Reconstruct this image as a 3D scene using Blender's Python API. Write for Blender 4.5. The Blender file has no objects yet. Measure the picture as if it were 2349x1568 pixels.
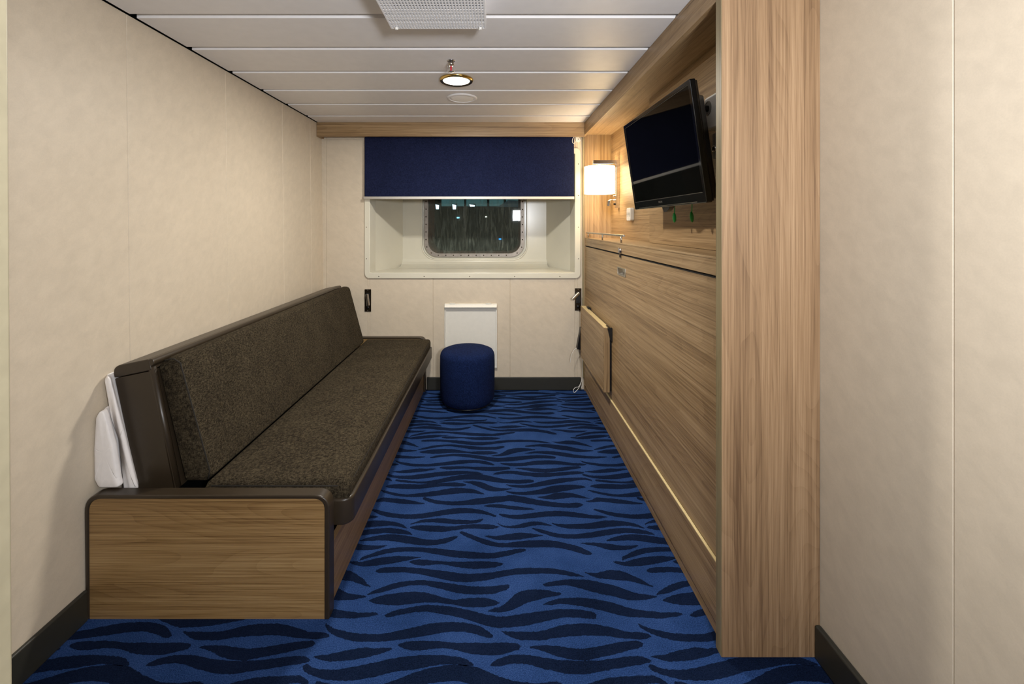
import bpy, bmesh, math, random
from mathutils import Vector, Matrix
random.seed(4)
COL = bpy.context.scene.collection
PI = math.pi

# ------------------------------------------------------------------ materials
def lin(c):
    return tuple(((v/255)/12.92 if v/255 <= .04045 else ((v/255+.055)/1.055)**2.4) for v in c) + (1,)

class NT:
    def __init__(s, name):
        s.m = bpy.data.materials.new(name); s.m.use_nodes = True
        s.t = s.m.node_tree; s.n = s.t.nodes
        s.b = s.n['Principled BSDF']; s.out = s.n['Material Output']
    def node(s, typ, **kw):
        n = s.n.new(typ)
        for k, v in kw.items(): setattr(n, k, v)
        return n
    def link(s, a, b): s.t.links.new(a, b)
    def coords(s, scale, rot=(0, 0, 0)):
        c = s.node('ShaderNodeTexCoord'); m = s.node('ShaderNodeMapping')
        m.inputs['Scale'].default_value = scale; m.inputs['Rotation'].default_value = rot
        s.link(c.outputs['Object'], m.inputs['Vector']); return m.outputs['Vector']
    def rcoords(s, rot, scale):
        v = s.coords((1, 1, 1), rot); m = s.node('ShaderNodeMapping'); m.inputs['Scale'].default_value = scale
        s.link(v, m.inputs['Vector']); return m.outputs['Vector']
    def noise(s, vec, scale=1, detail=3, rough=.5, dist=0):
        n = s.node('ShaderNodeTexNoise'); s.link(vec, n.inputs['Vector'])
        n.inputs['Scale'].default_value = scale; n.inputs['Detail'].default_value = detail
        n.inputs['Roughness'].default_value = rough; n.inputs['Distortion'].default_value = dist
        return n.outputs['Fac']
    def ramp(s, fac, stops):
        r = s.node('ShaderNodeValToRGB'); e = r.color_ramp.elements
        while len(e) < len(stops): e.new(.5)
        for i, (p, c) in enumerate(stops): e[i].position = p; e[i].color = c
        s.link(fac, r.inputs['Fac']); return r.outputs['Color']
    def mix(s, fac, a, b, mode='MIX'):
        m = s.node('ShaderNodeMix', data_type='RGBA', blend_type=mode)
        for sock, v in ((m.inputs[0], fac), (m.inputs[6], a), (m.inputs[7], b)):
            if hasattr(v, 'node'): s.link(v, sock)
            else: sock.default_value = v
        return m.outputs[2]
    def math(s, op, a, b=0.):
        m = s.node('ShaderNodeMath', operation=op)
        for sock, v in ((m.inputs[0], a), (m.inputs[1], b)):
            if hasattr(v, 'node'): s.link(v, sock)
            else: sock.default_value = v
        return m.outputs[0]
    def bump(s, h, strength=.2, dist=.001):
        b = s.node('ShaderNodeBump'); b.inputs['Strength'].default_value = strength
        b.inputs['Distance'].default_value = dist; s.link(h, b.inputs['Height'])
        s.link(b.outputs['Normal'], s.b.inputs['Normal'])
    def set(s, color=None, rough=None, metal=None, spec=None, coat=None):
        if color is not None:
            if hasattr(color, 'node'): s.link(color, s.b.inputs['Base Color'])
            else: s.b.inputs['Base Color'].default_value = color
        if rough is not None: s.b.inputs['Roughness'].default_value = rough
        if metal is not None: s.b.inputs['Metallic'].default_value = metal
        if spec is not None: s.b.inputs['Specular IOR Level'].default_value = spec
        if coat is not None: s.b.inputs['Coat Weight'].default_value = coat
        return s.m

def plain(name, rgb, rough=.5, metal=0, var=.06, scale=40, spec=.5):
    t = NT(name); v = t.coords((1, 1, 1)); f = t.noise(v, scale, 3)
    c = lin(rgb); lo = tuple(x*(1-var) for x in c[:3])+(1,); hi = tuple(min(1, x*(1+var)) for x in c[:3])+(1,)
    return t.set(t.ramp(f, [(.3, lo), (.7, hi)]), rough, metal, spec)

def emit(name, rgb, strength):
    t = NT(name); t.set((0, 0, 0, 1), .6)
    t.b.inputs['Emission Color'].default_value = lin(rgb); t.b.inputs['Emission Strength'].default_value = strength
    return t.m

def wood(name, axis, dark=(104, 80, 53), mid=(147, 120, 85), light=(174, 147, 111), seed=0., rough=.42):
    t = NT(name); i = 'XYZ'.index(axis)
    def sc(along, across):
        v = [across]*3; v[i] = along; return tuple(v)
    off = t.node('ShaderNodeTexCoord')
    def vec(along, across):
        m = t.node('ShaderNodeMapping'); m.inputs['Scale'].default_value = sc(along, across)
        m.inputs['Location'].default_value = (seed, seed*1.7, seed*.6)
        t.link(off.outputs['Object'], m.inputs['Vector']); return m.outputs['Vector']
    # slow figure: contour lines of a stretched noise make the cathedral grain
    fig = t.noise(vec(.45, 3.2), 1, 2, .45, .2)
    rings = t.math('FRACT', t.math('MULTIPLY', fig, 42.))
    tri = t.math('POWER', rings, 3.)
    fine = t.noise(vec(5., 520), 1, 2, .6)
    med = t.noise(vec(1.6, 210), 1, 4, .7)
    mid_ = t.noise(vec(.8, 60), 1, 3, .6)
    wide = t.noise(vec(.4, 10), 1, 3, .5, .1)
    s = t.math('ADD', t.math('MULTIPLY', fine, .22), t.math('MULTIPLY', med, .40))
    s = t.math('ADD', s, t.math('MULTIPLY', mid_, .26))
    s = t.math('SUBTRACT', t.math('ADD', s, t.math('MULTIPLY', wide, .20)), t.math('MULTIPLY', tri, .032))
    c = t.ramp(s, [(.41, lin(dark)), (.53, lin(mid)), (.66, lin(light))])
    t.bump(fine, .12, .0004)
    return t.set(c, rough, 0, .45)

def wall_mat(name, rgb=(200, 187, 167)):
    t = NT(name); c = lin(rgb)
    a = t.noise(t.rcoords((.75, .75, 0), (26, 26, 7)), 1, 5, .65, .3)
    b = t.noise(t.coords((1, 1, 1)), 1.6, 3, .5)
    f = t.noise(t.coords((1, 1, 1)), 260, 2, .6)
    s = t.math('ADD', t.math('ADD', t.math('MULTIPLY', a, .5), t.math('MULTIPLY', b, .3)), t.math('MULTIPLY', f, .2))
    lo = tuple(x*.91 for x in c[:3])+(1,); hi = tuple(x*1.07 for x in c[:3])+(1,)
    t.bump(f, .05, .0004)
    return t.set(t.ramp(s, [(.36, lo), (.64, hi)]), .48, 0, .35)

def fabric(name, dark, mid, light, ax=(1, 1), str_=.5):
    t = NT(name)
    a = t.noise(t.coords((620, 95, 95)), 1, 3, .7)
    b = t.noise(t.coords((95, 620, 95)), 1, 3, .7)
    c_ = t.noise(t.coords((95, 95, 620)), 1, 3, .7)
    g = t.noise(t.coords((1, 1, 1)), 700, 2, .6)
    w = t.noise(t.coords((1, 1, 1)), 7, 3, .6)
    s = t.math('MULTIPLY', t.math('ADD', t.math('ADD', a, b), c_), .26)
    s = t.math('ADD', s, t.math('MULTIPLY', g, .2)); s = t.math('ADD', s, t.math('MULTIPLY', w, .06))
    t.bump(s, str_, .0015)
    return t.set(t.ramp(s, [(.41, lin(dark)), (.50, lin(mid)), (.60, lin(light))]), .95, 0, .1)

def carpet(name, rgb):
    t = NT(name); c = lin(rgb)
    g = t.noise(t.coords((1, 1, 1)), 300, 4, .85)
    w = t.noise(t.coords((1, 1, 1)), 5, 3, .6)
    s = t.math('ADD', t.math('MULTIPLY', g, .8), t.math('MULTIPLY', w, .2))
    lo = tuple(x*.30 for x in c[:3])+(1,); hi = (min(1, c[0]*2.8), min(1, c[1]*2.1), min(1, c[2]*1.8), 1)
    t.bump(g, .8, .004)
    return t.set(t.ramp(s, [(.36, lo), (.50, c), (.66, hi)]), 1., 0, .05)

M = dict(
    wall=wall_mat('wall_laminate'), cream=plain('cream_paint', (152, 144, 120), .45),
    ceil=plain('ceiling_enamel', (231, 229, 229), .42, 0, .02, 20, .5),
    joint=plain('joint_shadow', (40, 36, 28), .8),
    base=plain('baseboard_vinyl', (44, 43, 37), .45), 
    wy=wood('laminate_grain_y', 'Y'), wx=wood('laminate_grain_x', 'X', seed=3.1), wz=wood('laminate_grain_z', 'Z', seed=7.7),
    wzp=wood('laminate_pillar', 'Z', (98, 74, 52), (137, 109, 80), (162, 134, 103), 11.3),
    wxd=wood('laminate_sofa_end', 'X', (98, 70, 38), (146, 115, 73), (174, 144, 99), 5.3),
    wyb=wood('laminate_sofa_base', 'Y', (92, 70, 48), (124, 98, 70), (146, 120, 90), 2.2),
    wze=wood('laminate_edge', 'Z', (112, 98, 68), (134, 120, 88), (152, 138, 104), 9.1),
    wbright=plain('pale_edge_ledge_light', (214, 192, 142), .4),  # pale edge tone; on the cabinet ledge it stands for caught light
    frame=plain('brown_frame', (50, 41, 30), .36, 0, .04, 60),
    sofa=fabric('sofa_fabric', (13, 10, 7), (41, 35, 26), (84, 75, 58)),
    pipe=plain('seam_dark', (34, 30, 24), .9),
    sheet=plain('white_sheet', (240, 235, 232), .85, 0, .02, 60),
    blue=fabric('ottoman_fabric', (6, 12, 30), (12, 23, 54), (26, 42, 84), str_=.2),
    blind=fabric('blind_fabric', (14, 17, 34), (21, 26, 51), (32, 38, 68), str_=.1),
    chrome=plain('chrome', (205, 205, 208), .12, 1, .02), steel=plain('brushed_steel', (176, 170, 160), .32, 1, .10, 30),
    fsteel=plain('frame_steel', (150, 143, 135), .5, 1, .12, 40), ventw=plain('vent_white', (240, 239, 240), .4, 0, .01),
    gunmetal=plain('dark_chrome', (74, 64, 52), .25, .9),
    brass=plain('brass', (214, 184, 112), .18, 1),
    black=plain('black_plastic', (14, 14, 15), .35), gloss=plain('glossy_black', (9, 9, 10), .08, 0, .02),
    screen=plain('screen_glass', (3, 3, 3), .035, 0, .01, 40, .15),
    white=plain('white_plastic', (222, 220, 214), .4, 0, .02), offw=plain('offwhite_enamel', (214, 211, 202), .4, 0, .02),
    mould=plain('window_moulding', (206, 202, 186), .22, 0, .015, 8, .5),
    speaker=plain('speaker_mesh', (250, 250, 250), .7, 0, .04, 600),
    hullpaint=plain('tunnel_paint', (205, 130, 104), .6), dark=plain('dark_void', (8, 8, 8), .9),
    green=plain('green_plastic', (48, 160, 78), .35), red=plain('red_glass', (190, 20, 40), .2),
    grey=plain('grey_plastic', (120, 118, 112), .5),
    carpet=carpet('carpet_blue', (39, 67, 118)), carpetd=carpet('carpet_navy', (15, 28, 54)),
    night=plain('quay_wall', (34, 44, 42), .9), night2=plain('quay_frame', (28, 36, 40), .8),
)

# ------------------------------------------------------------------ mesh helpers
def bx(bm, x0, x1, y0, y1, z0, z1, mat=0):
    v = [bm.verts.new((x, y, z)) for x in (x0, x1) for y in (y0, y1) for z in (z0, z1)]
    fs = []
    for f in ((0, 1, 3, 2), (4, 6, 7, 5), (0, 4, 5, 1), (2, 3, 7, 6), (0, 2, 6, 4), (1, 5, 7, 3)):
        fa = bm.faces.new([v[i] for i in f]); fa.material_index = mat; fs.append(fa)
    return v

def box(*a, **k):
    bm = bmesh.new(); bx(bm, *a, **k); return bm

def prism(bm, pts, axis, a0, a1, mat=0):
    """extrude polygon pts (the two other axes in xyz order) along axis"""
    def P(p, a):
        if axis == 'Y': return (p[0], a, p[1])
        if axis == 'X': return (a, p[0], p[1])
        return (p[0], p[1], a)
    A = [bm.verts.new(P(p, a0)) for p in pts]; B = [bm.verts.new(P(p, a1)) for p in pts]
    n = len(pts)
    for f in (A, list(reversed(B))): bm.faces.new(f).material_index = mat
    for i in range(n): bm.faces.new([A[i], B[i], B[(i+1) % n], A[(i+1) % n]]).material_index = mat
    return bm

def ring_prism(bm, outer, inner, axis, a0, a1, mat=0):
    def P(p, a):
        if axis == 'Y': return (p[0], a, p[1])
        if axis == 'X': return (a, p[0], p[1])
        return (p[0], p[1], a)
    n = len(outer); V = [[bm.verts.new(P(p, a)) for p in q] for a in (a0, a1) for q in (outer, inner)]
    for i in range(n):
        j = (i+1) % n
        for f in ((V[0][i], V[0][j], V[1][j], V[1][i]), (V[2][i], V[3][i], V[3][j], V[2][j]),
                  (V[0][i], V[2][i], V[2][j], V[0][j]), (V[1][i], V[1][j], V[3][j], V[3][i])):
            bm.faces.new(f).material_index = mat
    return bm

def rrect(x0, x1, z0, z1, r, n=6, rs=None):
    """rounded rectangle; rs = radii for (x1z0, x1z1, x0z1, x0z0)"""
    rs = rs or (r,)*4; pts = []
    for (cx, cz, a0), rr in zip(((x1, z0, -90), (x1, z1, 0), (x0, z1, 90), (x0, z0, 180)), rs):
        sx = -1 if cx == x1 else 1; sz = 1 if cz == z0 else -1
        for k in range(n+1):
            a = math.radians(a0+90*k/n)
            pts.append((cx+sx*rr+rr*math.cos(a), cz+sz*rr+rr*math.sin(a)))
    return pts

def round_poly(pts, rs, n=6):
    out = []; N = len(pts)
    for i in range(N):
        p = Vector(pts[i]); a = Vector(pts[i-1]); b = Vector(pts[(i+1) % N]); r = rs[i]
        if r <= 0: out.append(tuple(p)); continue
        u = (a-p).normalized(); w = (b-p).normalized(); ang = u.angle(w)
        d = r/math.tan(ang/2); p0 = p+u*d; p1 = p+w*d
        for k in range(n+1):
            t = k/n; q = (1-t)**2*p0+2*t*(1-t)*p+t*t*p1   # quadratic corner
            out.append(tuple(q))
    return out

def tube(bm, pts, r, seg=10, cap=True, mat=0):
    pts = [Vector(p) for p in pts]; rings = []
    up = None
    for i, p in enumerate(pts):
        d = (pts[min(i+1, len(pts)-1)]-pts[max(i-1, 0)]).normalized()
        if up is None:
            up = Vector((0, 0, 1)) if abs(d.z) < .9 else Vector((1, 0, 0))
        s = d.cross(up).normalized(); up = s.cross(d).normalized()
        rr = r[i] if isinstance(r, (list, tuple)) else r
        rings.append([bm.verts.new(p+s*rr*math.cos(2*PI*k/seg)+up*rr*math.sin(2*PI*k/seg)) for k in range(seg)])
    for A, B in zip(rings, rings[1:]):
        for k in range(seg):
            f = bm.faces.new([A[k], A[(k+1) % seg], B[(k+1) % seg], B[k]]); f.smooth = True; f.material_index = mat
    if cap:
        bm.faces.new(list(reversed(rings[0]))).material_index = mat; bm.faces.new(rings[-1]).material_index = mat
    return bm

def lathe(bm, prof, c, axis='Z', seg=48, mat=0, smooth=True):
    """prof: (r, h) list about axis through c"""
    rings = []
    for r, h in prof:
        ring = []
        for k in range(seg):
            a = 2*PI*k/seg; u, w = r*math.cos(a), r*math.sin(a)
            ring.append(bm.verts.new({'Z': (c[0]+u, c[1]+w, c[2]+h), 'X': (c[0]+h, c[1]+u, c[2]+w), 'Y': (c[0]+u, c[1]+h, c[2]+w)}[axis]))
        rings.append(ring)
    for A, B in zip(rings, rings[1:]):
        for k in range(seg):
            f = bm.faces.new([A[k], A[(k+1) % seg], B[(k+1) % seg], B[k]]); f.smooth = smooth; f.material_index = mat
    for R in (rings[0], rings[-1]):
        f = bm.faces.new(R); f.material_index = mat
    return bm

def sweep(bm, path, prof, mat=0, closed=False):
    """sweep profile (offset to the left of travel, z) along an XY path"""
    P = [Vector((p[0], p[1])) for p in path]; rings = []; n = len(P)
    for i in range(n):
        a = P[i]-P[i-1] if (i > 0 or closed) else P[1]-P[0]
        b = P[(i+1) % n]-P[i] if (i < n-1 or closed) else a
        a.normalize(); b.normalize(); t = (a+b).normalized()
        nrm = Vector((-t.y, t.x)); k = 1/max(.3, nrm.dot(Vector((-a.y, a.x))))
        rings.append([bm.verts.new((P[i].x+nrm.x*o*k, P[i].y+nrm.y*o*k, z)) for o, z in prof])
    m = len(prof)
    for A, B in list(zip(rings, rings[1:]))+([(rings[-1], rings[0])] if closed else []):
        for k in range(m):
            bm.faces.new([A[k], A[(k+1) % m], B[(k+1) % m], B[k]]).material_index = mat
    if not closed:
        bm.faces.new(list(reversed(rings[0]))); bm.faces.new(rings[-1])
    return bm

def obj(name, bm, mats, parent=None, bevel=0., seg=3, smooth=False, angle=35, sub=0):
    bmesh.ops.recalc_face_normals(bm, faces=bm.faces)
    me = bpy.data.meshes.new(name); bm.to_mesh(me); bm.free()
    o = bpy.data.objects.new(name, me); COL.objects.link(o)
    for m in (mats if isinstance(mats, (list, tuple)) else [mats]): me.materials.append(M[m] if isinstance(m, str) else m)
    if smooth or bevel:
        for p in me.polygons: p.use_smooth = True
    if bevel:
        b = o.modifiers.new('bevel', 'BEVEL'); b.width = bevel; b.segments = seg; b.limit_method = 'ANGLE'
        b.angle_limit = math.radians(angle); b.harden_normals = True
    if sub:
        s = o.modifiers.new('sub', 'SUBSURF'); s.levels = sub; s.render_levels = sub
    if parent: o.parent = parent
    return o

def tag(o, label, cat, group=None, kind=None):
    if label: o['label'] = label
    if cat: o['category'] = cat
    if group: o['group'] = group
    if kind: o['kind'] = kind
    return o

def thing(name, label, cat, loc=(0, 0, 0), group=None):
    """an Empty at the thing's base; parts keep world-space meshes offset by loc"""
    o = bpy.data.objects.new(name, None); COL.objects.link(o); o.empty_display_size = .05
    o.location = loc; return tag(o, label, cat, group)

def part(name, bm, mats, parent, **k):
    """mesh given in world space, attached to a thing whose Empty sits at parent.location"""
    o = obj(name, bm, mats, None, **k)
    root = parent; off = Vector((0, 0, 0))
    while root is not None: off += root.location; root = root.parent
    o.data.transform(Matrix.Translation(-off)); o.parent = parent
    return o

def struct(name, bm, mats, **k):
    o = obj(name, bm, mats, **k); o['kind'] = 'structure'; return o
STROKES = [
[(14,1957,13,1949),(36,1954,36,1934),(74,1949,73,1924),(112,1951,110,1921),(150,1958,148,1925),(202,1969,198,1933),(240,1974,236,1938),(279,1976,274,1939),(329,1971,323,1938),(378,1962,372,1931),(426,1949,421,1925),(463,1945,458,1924),(487,1940,484,1929),(499,1936,498,1934)],
[(-375,1449,-374,1446),(-363,1456,-359,1440),(-336,1468,-331,1447),(-292,1478,-288,1457),(-237,1487,-233,1461),(-173,1483,-169,1450),(-108,1471,-106,1435),(-57,1457,-56,1418),(-6,1445,-6,1404),(29,1444,28,1404),(94,1454,91,1410),(171,1465,166,1426),(222,1471,217,1438),(272,1470,267,1439),(309,1465,303,1436),(333,1457,328,1435),(338,1450,336,1442)],
[(-562,1422,-558,1412),(-555,1416,-547,1396),(-525,1401,-516,1377),(-498,1394,-489,1368),(-460,1385,-451,1358),(-399,1381,-391,1356),(-363,1382,-357,1357),(-318,1392,-311,1363),(-272,1403,-266,1369),(-214,1418,-208,1379),(-166,1422,-162,1387),(-117,1422,-114,1390),(-80,1416,-78,1384),(-48,1405,-47,1375),(-24,1389,-23,1368),(-9,1376,-9,1369)],
[(-306,1346,-306,1344),(-297,1352,-294,1338),(-275,1357,-270,1330),(-240,1358,-235,1329),(-205,1359,-201,1333),(-170,1357,-167,1336),(-135,1353,-133,1332),(-100,1353,-97,1322),(-65,1353,-63,1316),(-30,1352,-29,1314),(16,1353,16,1316),(53,1352,52,1326),(71,1349,70,1331),(77,1343,77,1338)],
[(453,1286,451,1280),(464,1286,458,1269),(481,1277,475,1260),(507,1272,499,1252),(544,1271,532,1244),(578,1274,563,1241),(615,1282,595,1240),(657,1291,633,1243),(673,1294,684,1254),(716,1304,725,1265),(759,1311,767,1270),(804,1314,810,1277),(838,1314,842,1283),(872,1312,874,1287),(906,1309,908,1285),(929,1304,930,1282),(949,1293,950,1282),(961,1284,961,1283)],
[(-518,2215,-517,2210),(-509,2220,-505,2203),(-471,2213,-467,2194),(-426,2206,-423,2189),(-383,2201,-380,2186),(-341,2208,-338,2184),(-287,2225,-282,2190),(-231,2247,-227,2206),(-175,2262,-171,2218),(-117,2267,-114,2220),(-58,2260,-57,2210),(0,2237,0,2196),(56,2220,55,2188),(84,2218,83,2187),(113,2215,111,2183),(141,2218,139,2186),(170,2220,168,2191),(190,2213,188,2196),(195,2206,194,2203)],
[(103,1339,103,1336),(122,1344,121,1333),(156,1344,154,1323),(191,1342,186,1310),(225,1337,219,1302),(259,1334,252,1298),(282,1336,274,1298),(318,1341,309,1306),(379,1353,369,1318),(415,1358,406,1329),(444,1359,436,1335),(456,1356,451,1340),(460,1350,459,1347)],
[(-18,1285,-18,1282),(-12,1291,-12,1281),(6,1302,6,1281),(40,1313,39,1287),(74,1315,72,1289),(108,1313,105,1284),(141,1307,137,1274),(174,1301,169,1268),(207,1298,201,1260),(251,1296,244,1258),(274,1297,266,1259),(307,1298,299,1265),(354,1304,345,1272),(400,1310,391,1280),(430,1311,421,1284),(455,1306,449,1289),(466,1297,465,1295)],
[(50,2178,50,2174),(82,2173,82,2155),(138,2173,137,2149),(181,2182,179,2153),(225,2201,221,2161),(285,2220,279,2176),(344,2232,338,2192),(402,2235,397,2207),(431,2236,426,2213),(460,2235,456,2216),(485,2220,482,2208),(493,2204,493,2202)],
[(162,1490,162,1488),(196,1505,194,1487),(234,1514,230,1491),(294,1516,288,1483),(345,1510,336,1472),(394,1499,383,1458),(440,1481,429,1445),(487,1468,477,1440),(535,1462,526,1437),(561,1458,553,1437),(607,1459,600,1443),(626,1456,623,1449),(633,1453,633,1452)],
[(16,1391,16,1390),(42,1390,42,1374),(78,1389,77,1362),(114,1389,112,1361),(150,1393,147,1361),(188,1405,183,1368),(225,1414,219,1372),(262,1417,255,1375),(311,1417,302,1377),(358,1408,349,1375),(392,1399,383,1370),(425,1389,417,1366),(460,1388,452,1364),(486,1382,482,1368),(497,1376,497,1374)],
[(-27,1465,-27,1462),(-6,1475,-6,1460),(20,1484,19,1460),(46,1507,45,1464),(62,1526,60,1470),(84,1540,80,1480),(107,1547,104,1493),(131,1550,127,1502),(166,1549,162,1512),(189,1546,185,1518),(211,1539,209,1523),(227,1538,225,1526),(231,1533,231,1530)],
[(-444,1506,-443,1503),(-425,1516,-418,1493),(-389,1529,-378,1487),(-351,1535,-340,1486),(-312,1540,-302,1490),(-272,1539,-265,1496),(-245,1536,-239,1497),(-204,1523,-200,1496),(-150,1508,-148,1488),(-112,1513,-109,1480),(-73,1516,-71,1478),(-39,1515,-38,1479),(-7,1507,-7,1485),(12,1496,12,1494)],
[(-456,1635,-455,1632),(-448,1642,-443,1625),(-423,1650,-416,1625),(-386,1652,-380,1627),(-349,1652,-343,1626),(-298,1647,-293,1619),(-248,1641,-243,1607),(-197,1633,-193,1594),(-147,1624,-144,1584),(-110,1620,-108,1582),(-74,1621,-72,1585),(-25,1625,-25,1593),(3,1631,3,1601),(52,1641,51,1612),(102,1647,100,1618),(151,1648,149,1620),(201,1646,198,1621),(249,1638,246,1616),(284,1628,281,1609),(307,1618,305,1607),(329,1608,329,1606)],
[(-457,1529,-457,1527),(-442,1543,-438,1531),(-411,1560,-406,1538),(-380,1574,-374,1550),(-346,1584,-341,1561),(-311,1589,-307,1568),(-264,1591,-260,1568),(-215,1584,-211,1556),(-167,1577,-163,1542),(-131,1570,-128,1534),(-95,1564,-93,1530),(-59,1563,-58,1530),(-9,1564,-9,1532),(14,1568,14,1540),(38,1572,38,1550),(50,1568,49,1560)],
[(-337,1680,-336,1676),(-325,1685,-322,1667),(-306,1689,-301,1661),(-267,1687,-263,1660),(-241,1683,-239,1664),(-203,1680,-201,1664),(-152,1678,-150,1652),(-102,1679,-100,1644),(-64,1680,-62,1644),(-10,1678,-10,1650),(15,1673,15,1658),(28,1668,28,1666)],
[(-534,1686,-533,1683),(-526,1703,-522,1688),(-504,1715,-499,1698),(-470,1734,-464,1710),(-434,1746,-428,1722),(-396,1752,-391,1728),(-344,1754,-339,1730),(-304,1751,-300,1729),(-251,1748,-246,1718),(-184,1739,-180,1703),(-131,1732,-128,1697),(-79,1727,-77,1693),(-23,1723,-23,1694),(3,1727,3,1697),(42,1734,41,1707),(82,1744,80,1720),(113,1745,112,1730),(121,1741,121,1738)],
[(-569,1679,-570,1676),(-551,1680,-555,1666),(-523,1677,-516,1655),(-507,1683,-499,1655),(-460,1697,-450,1660),(-424,1703,-415,1667),(-386,1707,-379,1675),(-347,1705,-343,1685),(-308,1702,-307,1697),(-292,1700,-292,1699)],
[(348,1777,347,1774),(378,1779,375,1767),(418,1778,413,1757),(456,1773,448,1741),(494,1765,487,1737),(537,1762,530,1741),(564,1764,559,1749),(581,1764,580,1762)],
[(336,1627,335,1625),(357,1624,354,1612),(382,1625,376,1601),(421,1636,411,1596),(446,1637,434,1592),(473,1633,460,1590),(494,1622,484,1588),(514,1609,506,1582),(538,1593,531,1573),(555,1574,552,1565),(571,1564,570,1562)],
[(170,1572,170,1569),(181,1578,179,1564),(218,1587,215,1565),(255,1594,250,1568),(291,1595,285,1561),(326,1593,317,1550),(361,1587,350,1538),(394,1577,382,1528),(427,1568,415,1522),(471,1547,459,1507),(502,1534,493,1506),(535,1528,528,1509),(556,1525,553,1515),(570,1520,569,1519)],
[(155,1868,154,1863),(171,1862,170,1848),(212,1850,209,1827),(251,1834,248,1811),(305,1827,301,1802),(361,1830,356,1802),(419,1842,411,1808),(478,1856,469,1821),(554,1865,545,1834),(595,1860,586,1832),(634,1851,626,1828),(657,1839,652,1825),(671,1825,670,1822)],
[(244,1896,244,1892),(273,1890,271,1874),(316,1888,311,1862),(373,1890,367,1859),(432,1900,423,1861),(478,1911,467,1868),(521,1912,511,1874),(562,1905,554,1878),(592,1898,586,1877),(617,1886,612,1870),(632,1873,630,1864),(642,1863,641,1861)],
[(-156,1844,-156,1839),(-148,1845,-147,1828),(-125,1836,-123,1811),(-83,1815,-81,1787),(-41,1795,-41,1767),(3,1779,3,1755),(43,1777,42,1753),(83,1784,82,1752),(138,1791,135,1751),(192,1793,188,1753),(245,1788,240,1751),(284,1776,278,1744),(321,1764,315,1730),(357,1744,351,1715),(375,1730,371,1713),(383,1720,381,1714)],
[(-49,1818,-49,1814),(-30,1820,-30,1806),(3,1816,3,1795),(44,1827,43,1793),(86,1834,84,1795),(127,1834,125,1802),(168,1827,167,1811),(195,1822,194,1817),(204,1820,204,1819)],
[(6,1896,6,1893),(26,1882,26,1874),(48,1878,48,1866),(88,1882,87,1864),(123,1896,121,1868),(161,1905,158,1878),(198,1902,196,1882),(225,1890,224,1879),(245,1879,245,1878)],
[(-373,1869,-373,1865),(-354,1878,-350,1856),(-312,1881,-306,1846),(-270,1880,-264,1842),(-227,1876,-223,1842),(-184,1875,-182,1850),(-142,1882,-141,1858),(-100,1888,-99,1862),(-54,1888,-53,1857),(-20,1885,-19,1858),(3,1877,3,1865),(16,1873,16,1871)],
[(-375,1890,-374,1886),(-350,1905,-349,1894),(-318,1919,-315,1900),(-276,1925,-272,1900),(-233,1926,-229,1894),(-188,1919,-186,1890),(-145,1915,-143,1889),(-102,1913,-100,1892),(-73,1919,-72,1902),(-59,1925,-58,1917)],
[(-567,1792,-566,1787),(-544,1804,-539,1788),(-507,1817,-499,1790),(-468,1825,-459,1791),(-427,1825,-417,1785),(-384,1819,-375,1776),(-341,1809,-334,1769),(-298,1798,-292,1763),(-257,1795,-253,1765),(-218,1802,-214,1774),(-186,1813,-184,1789),(-165,1816,-164,1806),(-160,1815,-160,1812)],
[(-576,1990,-577,1986),(-564,1989,-567,1976),(-536,1980,-529,1953),(-494,1966,-487,1936),(-454,1957,-448,1929),(-415,1952,-409,1924),(-378,1953,-372,1923),(-328,1960,-323,1927),(-279,1972,-275,1938),(-230,1986,-226,1949),(-180,1995,-176,1957),(-128,1994,-126,1961),(-76,1984,-75,1957),(-38,1968,-37,1948),(-5,1949,-5,1935),(2,1945,2,1939)],
[(-352,2068,-351,2061),(-342,2075,-338,2052),(-305,2060,-301,2033),(-264,2048,-261,2023),(-210,2044,-208,2016),(-158,2048,-156,2016),(-106,2062,-104,2019),(-53,2073,-52,2025),(0,2081,0,2035),(39,2084,38,2042),(66,2091,64,2046),(119,2083,117,2035),(159,2069,155,2025),(210,2052,206,2015),(262,2040,257,2005),(300,2033,295,2001),(339,2029,334,1998),(379,2033,372,1999),(399,2029,395,2007),(408,2020,407,2016)],
[(-57,2012,-57,2008),(-33,2021,-33,2003),(0,2023,0,1999),(39,2019,39,1993),(63,2013,63,1988),(102,2008,101,1983),(140,1999,139,1982),(166,1993,165,1984),(179,1988,179,1986)],
[(199,2078,199,2074),(241,2086,238,2062),(283,2105,277,2058),(325,2112,318,2064),(365,2107,359,2073),(403,2092,399,2070),(427,2078,425,2066),(451,2066,451,2064)],
[(50,2122,50,2117),(80,2119,80,2101),(121,2115,120,2093),(162,2120,160,2092),(219,2138,215,2097),(277,2163,270,2105),(335,2173,327,2120),(391,2175,384,2136),(431,2166,428,2147),(447,2156,447,2152)],
[(-554,2163,-552,2158),(-533,2175,-526,2147),(-492,2180,-483,2143),(-449,2180,-441,2140),(-393,2177,-386,2141),(-337,2182,-332,2150),(-296,2187,-292,2158),(-254,2190,-251,2162),(-212,2194,-209,2161),(-174,2187,-172,2161),(-151,2177,-151,2169),(-147,2174,-147,2172)],
[(-576,2123,-577,2118),(-569,2132,-567,2126),(-554,2129,-550,2112),(-518,2116,-513,2096),(-474,2103,-470,2083),(-432,2097,-428,2077),(-393,2103,-388,2076),(-340,2114,-335,2079),(-288,2127,-282,2088),(-235,2143,-229,2096),(-194,2150,-189,2103),(-152,2145,-149,2107),(-110,2136,-108,2105),(-82,2120,-81,2100),(-57,2102,-56,2097)],
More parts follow.
